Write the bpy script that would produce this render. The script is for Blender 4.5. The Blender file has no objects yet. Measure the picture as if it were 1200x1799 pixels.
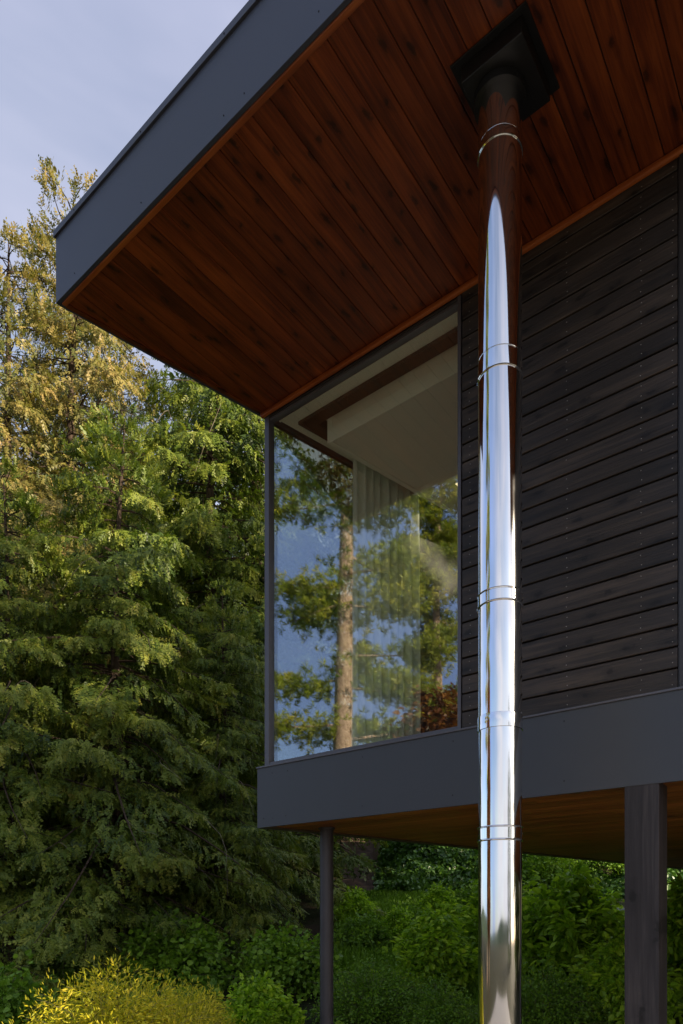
import bpy, bmesh, math, random
import numpy as np
from mathutils import Vector, Matrix
R = math.radians
scene = bpy.context.scene
COL = scene.collection

# ---------------------------------------------------------------- camera
EYE = 1.6
F = 1205.0                      # focal length in pixels of the 1200 px wide photograph
HZ = 1610.0                     # horizon row
cam_d = bpy.data.cameras.new('camera'); cam = bpy.data.objects.new('camera', cam_d); COL.objects.link(cam)
cam.location = (0, 0, EYE); cam.rotation_euler = (R(90), 0, 0)
cam_d.sensor_fit = 'HORIZONTAL'; cam_d.sensor_width = 36; cam_d.lens = 36*F/1200
cam_d.shift_y = (HZ-899.5)/1200; cam_d.clip_start = 0.05; cam_d.clip_end = 3000
scene.camera = cam

# ---------------------------------------------------------------- light
SUN_AZ, SUN_EL = 118.0, 24.0
EXPO = 1.2
w = bpy.data.worlds.new('World'); scene.world = w; w.use_nodes = True
nt = w.node_tree; nt.nodes.clear()
out = nt.nodes.new('ShaderNodeOutputWorld'); bg = nt.nodes.new('ShaderNodeBackground'); bg.inputs[1].default_value = 0.1
sky = nt.nodes.new('ShaderNodeTexSky'); sky.sky_type = 'NISHITA'; sky.sun_disc = False
sky.sun_elevation = R(SUN_EL); sky.sun_rotation = R(SUN_AZ); sky.air_density = 1.0; sky.dust_density = 1.2; sky.ozone_density = 1.0
tc = nt.nodes.new('ShaderNodeTexCoord')
mp = nt.nodes.new('ShaderNodeMapping'); mp.inputs['Scale'].default_value = (1, 1, 2.2); mp.inputs['Location'].default_value = (0.35, 0.2, 0.1)
nt.links.new(tc.outputs['Generated'], mp.inputs[0])
nz = nt.nodes.new('ShaderNodeTexNoise'); nz.inputs['Scale'].default_value = 1.7; nz.inputs['Detail'].default_value = 5; nz.inputs['Roughness'].default_value = 0.5; nz.inputs['Distortion'].default_value = 0.3
nt.links.new(mp.outputs[0], nz.inputs['Vector'])
cr = nt.nodes.new('ShaderNodeValToRGB'); cr.color_ramp.elements[0].position = 0.34; cr.color_ramp.elements[0].color = (.25, .25, .25, 1)
cr.color_ramp.elements[1].position = 0.66; cr.color_ramp.elements[1].color = (1, 1, 1, 1)
nt.links.new(nz.outputs[0], cr.inputs[0])
mx = nt.nodes.new('ShaderNodeMix'); mx.data_type = 'RGBA'
cs = nt.nodes.new('ShaderNodeVectorMath'); cs.operation = 'DOT_PRODUCT'; cs.inputs[1].default_value = (math.sin(R(SUN_AZ+30)), math.cos(R(SUN_AZ+30)), -.45)
nt.links.new(tc.outputs['Generated'], cs.inputs[0])
mr = nt.nodes.new('ShaderNodeMapRange'); mr.interpolation_type = 'SMOOTHSTEP'; mr.inputs[1].default_value = -.35; mr.inputs[2].default_value = 1.0; mr.inputs[3].default_value = 0.0; mr.inputs[4].default_value = 1.0
nt.links.new(cs.outputs['Value'], mr.inputs[0])
cm_ = nt.nodes.new('ShaderNodeMix'); cm_.data_type = 'RGBA'; cm_.inputs[6].default_value = (4.45, 4.35, 4.8, 1); cm_.inputs[7].default_value = (4.3, 4.25, 4.5, 1)
nt.links.new(mr.outputs[0], cm_.inputs[0]); sx = nt.nodes.new('ShaderNodeSeparateXYZ'); nt.links.new(tc.outputs['Generated'], sx.inputs[0])
mz = nt.nodes.new('ShaderNodeMapRange'); mz.inputs[1].default_value = .35; mz.inputs[2].default_value = 1.0; nt.links.new(sx.outputs[2], mz.inputs[0])
cz = nt.nodes.new('ShaderNodeMix'); cz.data_type = 'RGBA'; cz.inputs[7].default_value = (1.9, 2.1, 3.2, 1)
nt.links.new(mz.outputs[0], cz.inputs[0]); nt.links.new(cm_.outputs[2], cz.inputs[6]); bd = nt.nodes.new('ShaderNodeVectorMath'); bd.operation = 'DOT_PRODUCT'; bd.inputs[1].default_value = (-.95, -.22, .25)
nt.links.new(tc.outputs['Generated'], bd.inputs[0])
bm_ = nt.nodes.new('ShaderNodeMapRange'); bm_.interpolation_type = 'SMOOTHSTEP'; bm_.inputs[1].default_value = .55; bm_.inputs[2].default_value = .98; nt.links.new(bd.outputs['Value'], bm_.inputs[0])
cb = nt.nodes.new('ShaderNodeMix'); cb.data_type = 'RGBA'; cb.inputs[7].default_value = (1.7, 2.4, 4.3, 1)     # open blue sky in the west
nt.links.new(bm_.outputs[0], cb.inputs[0]); nt.links.new(cz.outputs[2], cb.inputs[6]); nt.links.new(cb.outputs[2], mx.inputs[7])
nt.links.new(cr.outputs[0], mx.inputs[0]); nt.links.new(sky.outputs[0], mx.inputs[6])
nt.links.new(mx.outputs[2], bg.inputs[0]); nt.links.new(bg.outputs[0], out.inputs[0])

sd = bpy.data.lights.new('sun', 'SUN'); sd.energy = 4.2; sd.angle = R(0.5); sd.color = (1.0, 0.84, 0.63)
so = bpy.data.objects.new('sun', sd); COL.objects.link(so)
sdir = Vector((math.sin(R(SUN_AZ))*math.cos(R(SUN_EL)), math.cos(R(SUN_AZ))*math.cos(R(SUN_EL)), math.sin(R(SUN_EL))))
so.rotation_euler = (-sdir).to_track_quat('-Z', 'Y').to_euler(); so.location = (0, 0, 30)
vs = scene.view_settings; vs.view_transform = 'Standard'; vs.look = 'None'; vs.exposure = EXPO; vs.gamma = 1; vs.use_curve_mapping = False

# ---------------------------------------------------------------- helpers
def link_obj(name, me, parent=None):
    o = bpy.data.objects.new(name, me); COL.objects.link(o)
    if parent is not None: o.parent = parent
    return o
def thing(name, label, cat, loc=(0, 0, 0), rz=0, group=None):
    o = bpy.data.objects.new(name, None); COL.objects.link(o); o.empty_display_size = 0.2
    o.location = loc; o.rotation_euler = (0, 0, rz); o['label'] = label; o['category'] = cat
    if group: o['group'] = group
    return o
def tag(o, label=None, cat=None, group=None, kind=None):
    if label: o['label'] = label
    if cat: o['category'] = cat
    if group: o['group'] = group
    if kind: o['kind'] = kind
    return o
def copy_tree(o, parent=None):
    c = o.copy(); COL.objects.link(c); c.parent = parent
    for ch in list(o.children): copy_tree(ch, c)
    return c

class MB:
    """collects solids and becomes one mesh"""
    def __init__(s): s.v = []; s.f = []; s.m = []; s.t = []
    def add(s, vs_, fs, mi=0, t=0.5):
        b = len(s.v); s.v += [tuple(a) for a in vs_]
        for f in fs: s.f.append([b+i for i in f]); s.m.append(mi); s.t.append(t)
    def box(s, x0, x1, y0, y1, z0, z1, mi=0, t=0.5):
        v = [(x0,y0,z0),(x1,y0,z0),(x1,y1,z0),(x0,y1,z0),(x0,y0,z1),(x1,y0,z1),(x1,y1,z1),(x0,y1,z1)]
        s.add(v, [(0,3,2,1),(4,5,6,7),(0,1,5,4),(1,2,6,5),(2,3,7,6),(3,0,4,7)], mi, t)
    def prism(s, poly, z0, z1, mi=0, t=0.5, cham=0.0):
        n = len(poly)
        if n < 3: return
        v = [(p[0], p[1], z0) for p in poly]+[(p[0], p[1], z1) for p in poly]
        f = [tuple(range(n))[::-1], tuple(range(n, 2*n))]+[(i, (i+1) % n, n+(i+1) % n, n+i) for i in range(n)]
        s.add(v, f, mi, t)
    def profx(s, prof, x0, x1, mi=0, t=0.5):      # closed profile in (y,z), extruded along x
        n = len(prof)
        v = [(x0, p[0], p[1]) for p in prof]+[(x1, p[0], p[1]) for p in prof]
        f = [tuple(range(n)), tuple(range(n, 2*n))[::-1]]+[((i+1) % n, i, n+i, n+(i+1) % n) for i in range(n)]
        s.add(v, f, mi, t)
    def lathe(s, prof, cx, cy, seg=64, mi=0, cap=True, arc=None):
        n = len(prof); v = []
        for (r, z) in prof:
            for k in range(seg):
                a = 2*math.pi*k/seg; v.append((cx+r*math.cos(a), cy+r*math.sin(a), z))
        f = []
        for i in range(n-1):
            for k in range(seg):
                k2 = (k+1) % seg; f.append((i*seg+k, i*seg+k2, (i+1)*seg+k2, (i+1)*seg+k))
        if cap: f.append(tuple(range(seg))[::-1]); f.append(tuple((n-1)*seg+k for k in range(seg)))
        s.add(v, f, mi)
    def tube(s, pts, rad, seg=6, mi=0, t=0.5):
        pts = [Vector(p) for p in pts]; v = []; n = len(pts)
        for i, p in enumerate(pts):
            d = (pts[min(i+1, n-1)]-pts[max(i-1, 0)]).normalized()
            a = d.orthogonal().normalized() if abs(d.z) > .9 else d.cross(Vector((0, 0, 1))).normalized()
            b = d.cross(a)
            r = rad[i] if hasattr(rad, '__len__') else rad
            for k in range(seg):
                an = 2*math.pi*k/seg; v.append(p+a*(r*math.cos(an))+b*(r*math.sin(an)))
        f = []
        for i in range(n-1):
            for k in range(seg):
                k2 = (k+1) % seg; f.append((i*seg+k, i*seg+k2, (i+1)*seg+k2, (i+1)*seg+k))
        f.append(tuple(range(seg))[::-1]); f.append(tuple((n-1)*seg+k for k in range(seg)))
        s.add(v, f, mi, t)
    def build(s, name, mats, parent=None, smooth=False, sharp=None, bevel=0):
        me = bpy.data.meshes.new(name); me.from_pydata(s.v, [], s.f)
        if not isinstance(mats, (list, tuple)): mats = [mats]
        for m in mats: me.materials.append(m)
        me.polygons.foreach_set('material_index', s.m)
        at = me.attributes.new('tint', 'FLOAT', 'FACE'); at.data.foreach_set('value', s.t)
        bm = bmesh.new(); bm.from_mesh(me); bmesh.ops.recalc_face_normals(bm, faces=bm.faces); bm.to_mesh(me); bm.free()
        if smooth:
            me.polygons.foreach_set('use_smooth', [True]*len(me.polygons))
            me.set_sharp_from_angle(angle=R(sharp or 35))
        me.update()
        o = link_obj(name, me, parent)
        if bevel:
            md = o.modifiers.new('bevel', 'BEVEL'); md.width = bevel; md.segments = 2; md.limit_method = 'ANGLE'; md.angle_limit = R(50)
        return o

def np_mesh(name, verts, nper, mat, tint, parent=None, smooth=False):
    """verts (P*nper,3): each run of nper vertices is one face"""
    me = bpy.data.meshes.new(name); n = len(verts); nf = n//nper
    me.vertices.add(n); me.vertices.foreach_set('co', verts.astype(np.float32).ravel())
    me.loops.add(n); me.loops.foreach_set('vertex_index', np.arange(n, dtype=np.int32))
    me.polygons.add(nf); me.polygons.foreach_set('loop_start', np.arange(0, n, nper, dtype=np.int32))
    try: me.polygons.foreach_set('loop_total', np.full(nf, nper, dtype=np.int32))
    except Exception: pass
    me.update(calc_edges=True)
    at = me.attributes.new('tint', 'FLOAT', 'FACE'); at.data.foreach_set('value', tint.astype(np.float32))
    for m in (mat if isinstance(mat, (list, tuple)) else [mat]): me.materials.append(m)
    me.validate(verbose=False)
    return link_obj(name, me, parent) if parent is not False else me

# ---------------------------------------------------------------- materials
class NT:
    def __init__(s, name):
        s.m = bpy.data.materials.new(name); s.m.use_nodes = True; s.t = s.m.node_tree; s.t.nodes.clear()
        s.out = s.n('ShaderNodeOutputMaterial')
    def n(s, ty, **kw):
        nd = s.t.nodes.new(ty)
        for k, v in kw.items():
            if k in ('ins',):
                for a, b in v.items():
                    if hasattr(b, 'links'): s.t.links.new(b, nd.inputs[a])
                    else: nd.inputs[a].default_value = b
            else: setattr(nd, k, v)
        return nd
    def l(s, a, b): s.t.links.new(a, b)
    def ramp(s, fac, stops):
        r = s.n('ShaderNodeValToRGB'); e = r.color_ramp.elements
        while len(e) < len(stops): e.new(0.5)
        for i, (p, c) in enumerate(stops): e[i].position = p; e[i].color = (*c, 1) if len(c) == 3 else c
        s.l(fac, r.inputs[0]); return r.outputs[0]
    def math(s, op, a, b=0.0, clamp=False):
        m_ = s.n('ShaderNodeMath', operation=op, use_clamp=clamp)
        for i, x in enumerate((a, b)):
            if hasattr(x, 'links'): s.l(x, m_.inputs[i])
            else: m_.inputs[i].default_value = x
        return m_.outputs[0]
    def mix(s, fac, a, b, blend='MIX'):
        m_ = s.n('ShaderNodeMix', data_type='RGBA', blend_type=blend)
        for i, x in ((0, fac), (6, a), (7, b)):
            if hasattr(x, 'links'): s.l(x, m_.inputs[i])
            else: m_.inputs[i].default_value = x if i == 0 else ((*x, 1) if len(x) == 3 else x)
        return m_.outputs[2]
    def coord(s, scale=(1, 1, 1), which='Object'):
        t = s.n('ShaderNodeTexCoord'); m_ = s.n('ShaderNodeMapping'); m_.inputs['Scale'].default_value = scale
        s.l(t.outputs[which], m_.inputs[0]); return m_.outputs[0]
    def noise(s, vec, scale=5, detail=4, rough=.55, dist=0, w=None):
        nd = s.n('ShaderNodeTexNoise')
        if w is not None: nd.noise_dimensions = '4D'; s.l(w, nd.inputs['W'])
        nd.inputs['Scale'].default_value = scale; nd.inputs['Detail'].default_value = detail
        nd.inputs['Roughness'].default_value = rough; nd.inputs['Distortion'].default_value = dist
        s.l(vec, nd.inputs['Vector']); return nd.outputs[0]
    def attr(s, name='tint'):
        a = s.n('ShaderNodeAttribute'); a.attribute_name = name; return a.outputs['Fac']
    def bsdf(s, col, rough=.5, metal=0, bump=None, bstr=.2, bdist=.01, spec=.5, coat=0):
        p = s.n('ShaderNodeBsdfPrincipled')
        for k, x in (('Base Color', col), ('Roughness', rough), ('Metallic', metal), ('Specular IOR Level', spec), ('Coat Weight', coat)):
            if hasattr(x, 'links'): s.l(x, p.inputs[k])
            else: p.inputs[k].default_value = (*x, 1) if isinstance(x, tuple) else x
        if bump is not None:
            b = s.n('ShaderNodeBump'); b.inputs['Strength'].default_value = bstr; b.inputs['Distance'].default_value = bdist
            s.l(bump, b.inputs['Height']); s.l(b.outputs[0], p.inputs['Normal'])
        s.l(p.outputs[0], s.out.inputs[0]); return p

def wood_mat(name, along, dark, mid, light, rough=.4, knots=True, tmin=.55, tmax=1.25, spec=.5, bstr=.25, kscale=1.0):
    s = NT(name); t = s.attr()
    st = [16, 16, 16]; st[along] = 0.9
    w_ = s.math('MULTIPLY', t, 37.0)
    g = s.noise(s.coord(tuple(st)), 1.6, 8, .62, .6, w_)
    st2 = [110, 110, 110]; st2[along] = 2.5
    g2 = s.noise(s.coord(tuple(st2)), 1.0, 3, .6, 0, w_)
    st3 = [2.2, 2.2, 2.2]; st3[along] = .8
    g3 = s.noise(s.coord(tuple(st3)), 1.5, 4, .55, .3, w_)
    v = s.math('ADD', s.math('MULTIPLY', g, .55), s.math('ADD', s.math('MULTIPLY', g2, .2), s.math('MULTIPLY', g3, .3)))
    col = s.ramp(v, [(.37, dark), (.52, mid), (.68, light)])
    tm = s.n('ShaderNodeMapRange', ins={0: t, 3: tmin, 4: tmax}).outputs[0]
    col = s.mix(1.0, col, s.n('ShaderNodeCombineColor', ins={0: tm, 1: tm, 2: tm}).outputs[0], 'MULTIPLY')
    if knots:
        o_ = s.n('ShaderNodeTexCoord'); sp_ = s.n('ShaderNodeSeparateXYZ'); s.l(o_.outputs['Object'], sp_.inputs[0])
        across = {0: 2, 1: 0, 2: 0}[along]
        wv = s.noise(s.coord(), 14, 3, .6, 0)
        cc = s.n('ShaderNodeCombineXYZ', ins={0: s.math('ADD', s.math('MULTIPLY', sp_.outputs[across], 8.0*kscale), s.math('MULTIPLY', wv, .35)),
                                              1: s.math('ADD', s.math('ADD', s.math('MULTIPLY', sp_.outputs[along], 3.2*kscale), w_), s.math('MULTIPLY', wv, .5))})
        vo = s.n('ShaderNodeTexVoronoi', voronoi_dimensions='2D'); vo.inputs['Scale'].default_value = 1.0; s.l(cc.outputs[0], vo.inputs['Vector'])
        k = s.ramp(vo.outputs['Distance'], [(.05, (1, 1, 1)), (.09, (.8, .8, .8)), (.13, (.35, .35, .35)), (.30, (0, 0, 0))])
        sel = s.math('GREATER_THAN', s.n('ShaderNodeSeparateColor', ins={0: vo.outputs['Color']}).outputs[0], .3)
        col = s.mix(s.math('MULTIPLY', s.math('MULTIPLY', k, sel), .78), col, tuple(c*.22 for c in dark))
    rr = s.n('ShaderNodeMapRange', ins={0: g, 3: rough-.08, 4: rough+.12}).outputs[0]
    s.bsdf(col, rr, 0, s.math('ADD', g2, s.math('MULTIPLY', g, .6)), bstr, .004, spec)
    return s.m

M = {}
M['soffit'] = wood_mat('stained_cedar_soffit', 1, (.030, .0055, .003), (.135, .0265, .005), (.27, .062, .010), .40, True, .84, 1.12, .4)
M['floor_soffit'] = wood_mat('stained_cedar_underside', 0, (.10, .028, .006), (.25, .08, .015), (.38, .135, .028), .45, True, .7, 1.25, .35)
M['trim'] = wood_mat('cedar_trim', 0, (.14, .03, .006), (.27, .062, .011), (.38, .11, .02), .42, False)
M['siding'] = wood_mat('charcoal_stained_siding', 0, (.010, .0075, .0065), (.030, .0225, .018), (.075, .053, .038), .58, True, .6, 1.4, .4, .8)
M['post'] = wood_mat('charcoal_stained_post', 2, (.022, .018, .018), (.036, .030, .030), (.078, .064, .060), .6, True, .9, 1.1, .3, .5, .7)

def simple(name, col, rough=.5, metal=0, nscale=0, namp=.15, bstr=0, spec=.5, stretch=(1, 1, 1)):
    s = NT(name)
    if nscale:
        n_ = s.noise(s.coord(stretch), nscale, 5, .6, .2)
        c = s.ramp(n_, [(.3, tuple(x*(1-namp) for x in col)), (.7, tuple(x*(1+namp) for x in col))])
        r_ = s.n('ShaderNodeMapRange', ins={0: n_, 3: max(rough-.06, 0), 4: rough+.06}).outputs[0]
        s.bsdf(c, r_, metal, n_ if bstr else None, bstr, .01, spec)
    else: s.bsdf(col, rough, metal, spec=spec)
    return s.m
M['fascia'] = simple('charcoal_painted_metal', (.044, .048, .066), .46, 0, 1.3, .06, .03)
M['floor_fascia'] = simple('graphite_panel', (.047, .049, .055), .5, 0, 1.6, .06, .03)
M['screw'] = simple('dark_screw', (.012, .012, .014), .4, .6)
M['nail'] = simple('galvanised_nail', (.45, .42, .38), .35, .8)
M['frame'] = simple('grey_window_frame', (.105, .098, .105), .42, .3, 3, .05)
M['darkframe'] = simple('dark_frame', (.035, .03, .028), .5, 0)
M['black'] = simple('black_painted_steel', (.010, .010, .010), .42, .2, 4, .2)
M['void'] = simple('black_membrane', (.004, .004, .004), .9)
M['roofing'] = simple('dark_roofing', (.03, .03, .033), .8, 0, 6, .3)
M['cream'] = simple('cream_plaster', (.92, .88, .70), .6, 0, 1.2, .04)
M['ceil'] = simple('warm_ceiling_paint', (.90, .82, .64), .65, 0, .8, .04)
M['brown'] = simple('dark_brown_timber', (.075, .042, .026), .5, 0, 3, .25, 0, .4, (1, 6, 6))
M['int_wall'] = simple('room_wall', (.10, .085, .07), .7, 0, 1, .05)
M['int_floor'] = simple('oak_floor', (.66, .57, .45), .5, 0, 2, .15, 0, .4, (1, 8, 1))
M['column'] = simple('dark_painted_steel_column', (.05, .044, .046), .5, .2, 5, .12, .1)

def steel():
    s = NT('polished_stainless')
    n1 = s.noise(s.coord((3.0, 3.0, 0.55)), 1.8, 2, .5, .2)
    n2 = s.noise(s.coord((9, 9, 60)), 4, 3, .6)
    h = n1
    c = s.ramp(s.noise(s.coord((2, 2, .6)), 3, 4), [(.3, (.70, .71, .73)), (.7, (.83, .83, .83))])
    r_ = s.n('ShaderNodeMapRange', ins={0: s.noise(s.coord((6, 6, 2)), 3, 5), 3: .02, 4: .11}).outputs[0]
    s.bsdf(c, r_, 1.0, h, .25, .012)
    return s.m
M['steel'] = steel()
def glass(name='window_glass', r0=.19, tint=(.97, .985, .955)):
    s = NT(name)
    lw = s.n('ShaderNodeLayerWeight'); lw.inputs[0].default_value = .5
    p5 = s.math('POWER', lw.outputs['Facing'], 5.0)
    fr = s.math('ADD', s.math('MULTIPLY', p5, 1-r0), r0)
    gl = s.n('ShaderNodeBsdfGlossy'); gl.inputs['Roughness'].default_value = 0.0; gl.inputs[0].default_value = (.92, .95, 1.0, 1)
    tr = s.n('ShaderNodeBsdfTransparent'); tr.inputs[0].default_value = (*tint, 1)
    mx_ = s.n('ShaderNodeMixShader'); s.l(fr, mx_.inputs[0]); s.l(tr.outputs[0], mx_.inputs[1]); s.l(gl.outputs[0], mx_.inputs[2])
    s.l(mx_.outputs[0], s.out.inputs[0]); return s.m
M['glass'] = glass()
M['side_glass'] = glass('side_glass_shade_tint', .06, (.60, .63, .57))  # tint added to darken the trees seen through it, standing in for shade
M['roof_glass'] = glass('added_skylight_glass', .04, (.97, .98, .97))
def cloth():
    s = NT('sheer_linen')
    d = s.n('ShaderNodeBsdfDiffuse'); tl = s.n('ShaderNodeBsdfTranslucent'); tp = s.n('ShaderNodeBsdfTransparent')
    wv = s.noise(s.coord((60, 60, 900)), 1, 2); c = s.ramp(wv, [(.3, (.90, .92, .80)), (.7, (.95, .96, .88))])
    s.l(c, d.inputs[0]); s.l(c, tl.inputs[0])
    a = s.n('ShaderNodeMixShader', ins={0: .5, 1: d.outputs[0], 2: tl.outputs[0]})
    b = s.n('ShaderNodeMixShader', ins={0: .03, 1: a.outputs[0], 2: tp.outputs[0]})
    s.l(b.outputs[0], s.out.inputs[0]); return s.m
M['cloth'] = cloth()
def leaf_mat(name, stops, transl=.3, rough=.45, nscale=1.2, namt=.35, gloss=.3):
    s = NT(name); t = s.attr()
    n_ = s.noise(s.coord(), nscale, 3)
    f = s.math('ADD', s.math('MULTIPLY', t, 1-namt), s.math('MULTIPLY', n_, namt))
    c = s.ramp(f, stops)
    p = s.n('ShaderNodeBsdfPrincipled'); s.l(c, p.inputs['Base Color']); p.inputs['Roughness'].default_value = rough; p.inputs['Specular IOR Level'].default_value = gloss
    tl = s.n('ShaderNodeBsdfTranslucent'); s.l(s.mix(1.0, c, (1.15, 1.25, .6), 'MULTIPLY'), tl.inputs[0])
    m_ = s.n('ShaderNodeMixShader', ins={0: transl, 1: p.outputs[0], 2: tl.outputs[0]}); s.l(m_.outputs[0], s.out.inputs[0])
    return s.m
def bark_mat(name, dark, light, sc=(9, 9, 1.6)):
    s = NT(name); n_ = s.noise(s.coord(sc), 2.2, 8, .65, .4)
    s.bsdf(s.ramp(n_, [(.32, dark), (.68, light)]), .85, 0, n_, .8, .03, .2); return s.m
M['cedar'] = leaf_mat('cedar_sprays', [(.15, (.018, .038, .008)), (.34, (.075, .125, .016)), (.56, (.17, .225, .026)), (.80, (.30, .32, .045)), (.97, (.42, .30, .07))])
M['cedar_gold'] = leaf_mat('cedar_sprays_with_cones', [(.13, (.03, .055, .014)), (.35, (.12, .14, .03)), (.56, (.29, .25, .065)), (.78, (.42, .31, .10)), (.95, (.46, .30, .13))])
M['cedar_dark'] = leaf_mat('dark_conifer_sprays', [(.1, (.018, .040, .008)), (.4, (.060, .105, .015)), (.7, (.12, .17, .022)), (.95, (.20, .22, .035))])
M['pine'] = leaf_mat('pine_needles', [(.1, (.06, .11, .014)), (.45, (.22, .28, .022)), (.75, (.46, .44, .04)), (.95, (.60, .46, .06))], .2)
M['copper'] = leaf_mat('copper_leaves', [(.1, (.07, .022, .010)), (.5, (.19, .07, .018)), (.9, (.36, .17, .04))])
M['bark'] = bark_mat('cedar_bark', (.035, .022, .015), (.12, .085, .06))
M['pinebark'] = bark_mat('pine_bark', (.20, .13, .085), (.56, .42, .30), (6, 6, 2.2))
M['twig'] = bark_mat('twig_bark', (.12, .09, .065), (.34, .28, .21))
M['goldleaf'] = leaf_mat('golden_foliage', [(.08, (.16, .22, .014)), (.35, (.44, .44, .02)), (.7, (.78, .66, .04)), (.95, (.88, .66, .08))], .3)
M['leaf'] = leaf_mat('bright_green_leaves', [(.1, (.07, .15, .012)), (.42, (.24, .40, .024)), (.75, (.48, .66, .04)), (.97, (.62, .70, .07))], .4)
M['leaf_mid'] = leaf_mat('mid_green_leaves', [(.1, (.06, .13, .014)), (.45, (.15, .28, .024)), (.8, (.27, .42, .035)), (.97, (.38, .44, .05))], .3)
M['ivy'] = leaf_mat('ivy_leaves', [(.1, (.025, .07, .010)), (.5, (.07, .16, .018)), (.9, (.14, .26, .03))], .2, .38, 1.0, .3, .5)
M['grass'] = leaf_mat('grass_blades', [(.1, (.06, .13, .010)), (.5, (.15, .28, .018)), (.95, (.25, .40, .03))], .3)
def ground_mat():
    s = NT('soil_and_moss'); v = s.coord()
    n_ = s.noise(v, .9, 6, .6); n2 = s.noise(v, 14, 5, .65)
    a = s.mix(s.ramp(n2, [(.35, (0, 0, 0)), (.65, (1, 1, 1))]), (.020, .024, .009), (.045, .055, .016))
    b = s.mix(n2, (.035, .022, .014), (.075, .05, .03))
    s.bsdf(s.mix(s.ramp(n_, [(.42, (0, 0, 0)), (.62, (1, 1, 1))]), a, b), .95, 0, n2, .8, .05, .15); return s.m
M['ground'] = ground_mat()
M['dirt'] = bark_mat('dirt_path', (.05, .032, .024), (.14, .09, .065), (1.5, 1.5, 1.5))
M['gravel'] = bark_mat('gravel', (.10, .10, .105), (.26, .26, .27), (9, 9, 9))
M['paving'] = simple('pale_paving', (.27, .25, .225), .75, 0, 2.5, .18, .2)
M['hill'] = bark_mat('far_hill', (.02, .035, .02), (.05, .07, .035), (.05, .05, .05))
M['stone'] = bark_mat('warm_stone', (.16, .08, .05), (.32, .19, .12), (3, 3, 3))

# ---------------------------------------------------------------- terrain
def sm(a, b, x):
    t = np.clip((x-a)/(b-a), 0, 1); return t*t*(3-2*t)
def terr(x, y):
    x = np.asarray(x, float); y = np.asarray(y, float)
    z = 0.05+0.228*np.clip(y-8, 0, 9)
    z = z+2.3*sm(17, 20.5, y)*sm(.9, 2.4, x)                      # ivy bank
    z = z+.20*np.clip(y-17, 0, 8)*(1-sm(.9, 2.4, x))
    up = sm(-34, -13, x)
    z = z+.30*np.clip(y-21, 0, 26)*up
    z = z*(.25+.75*sm(-30, -12, x))
    z = z+.05*np.sin(x*1.3+y*.7)*np.cos(y*1.1-x*.4)*sm(7, 10, y)
    return z
def tz(x, y): return float(terr(x, y))
xs = np.concatenate([[-900, -500, -250, -120, -70, -50, -40], np.arange(-34, 30.01, .5), [36, 45, 60, 90, 160, 300, 500, 900]])
ys = np.concatenate([[-900, -500, -250, -120, -60, -30, -15, -8, -3, 0, 3, 5, 6], np.arange(7, 30.01, .4), np.arange(31, 60, 2), [70, 90, 130, 200, 300, 500, 900]])
X, Y = np.meshgrid(xs, ys, indexing='ij'); Z = terr(X, Y)
nx, ny = X.shape; vv = np.stack([X, Y, Z], -1).reshape(-1, 3)
fs = [(i*ny+j, (i+1)*ny+j, (i+1)*ny+j+1, i*ny+j+1) for i in range(nx-1) for j in range(ny-1)]
me = bpy.data.meshes.new('ground'); me.from_pydata([tuple(a) for a in vv], [], fs); me.materials.append(M['ground'])
me.polygons.foreach_set('use_smooth', [True]*len(me.polygons))
tag(link_obj('ground', me), kind='structure')

def strip(name, pts, width, mat_, lift=.03, kind='structure'):
    pts = [Vector((p[0], p[1])) for p in pts]; P = []
    for a, b in zip(pts[:-1], pts[1:]):
        for k in range(12): P.append(a.lerp(b, k/12))
    P.append(pts[-1]); v = []; f = []; rn = random.Random(4)
    for i, p in enumerate(P):
        d = (P[min(i+1, len(P)-1)]-P[max(i-1, 0)]).normalized(); n_ = Vector((-d.y, d.x))
        wd = width*(1+.12*rn.uniform(-1, 1))
        for k in range(7):
            q = p+n_*(wd*(k/6-.5)); v.append((q.x, q.y, tz(q.x, q.y)+lift*(1-.0*abs(k-3))))
    for i in range(len(P)-1):
        for k in range(6): f.append((i*7+k, (i+1)*7+k, (i+1)*7+k+1, i*7+k+1))
    me = bpy.data.meshes.new(name); me.from_pydata(v, [], f); me.materials.append(mat_)
    o = link_obj(name, me); return tag(o, kind=kind)
strip('dirt_path', [(.1, 17.4), (.35, 19.2), (.7, 22), (.95, 25), (1.0, 32)], 1.7, M['dirt'], .05)
strip('gravel_path', [(1.9, 17.1), (2.6, 16.6), (3.6, 16.0), (6.5, 15.2), (10, 15)], .38, M['gravel'], .05)
# pale paved terrace the photographer stands on (reflected in the flue), extended towards the house to bounce light upward
mb = MB(); rn = random.Random(2)
for i in range(9):
    for j in range(12):
        x0 = -5.5+i*1.2; y0 = -8+j*1.2
        if x0 < -.8 and y0 > 2.3: continue
        mb.box(x0+.008, x0+1.192, y0+.008, y0+1.192, -.02, .075+rn.uniform(0, .004))
tag(mb.build('terrace', M['paving']), kind='structure')
# low hills far across the open side
v = []; f = []; N = 90
for i in range(N+1):
    a = R(150+i*(170/N)); r_ = 420
    hgt = 16+8*math.sin(i*.11)+2*math.sin(i*.33+1)
    for (rr, zz) in ((r_, -1), (r_+60, max(hgt, 4)), (r_+160, -1)):
        v.append((rr*math.sin(a), rr*math.cos(a), zz))
for i in range(N):
    for k in range(2): f.append((i*3+k, (i+1)*3+k, (i+1)*3+k+1, i*3+k+1))
me = bpy.data.meshes.new('hills'); me.from_pydata(v, [], f); me.materials.append(M['hill'])
tag(link_obj('hills', me), kind='structure')

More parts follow.
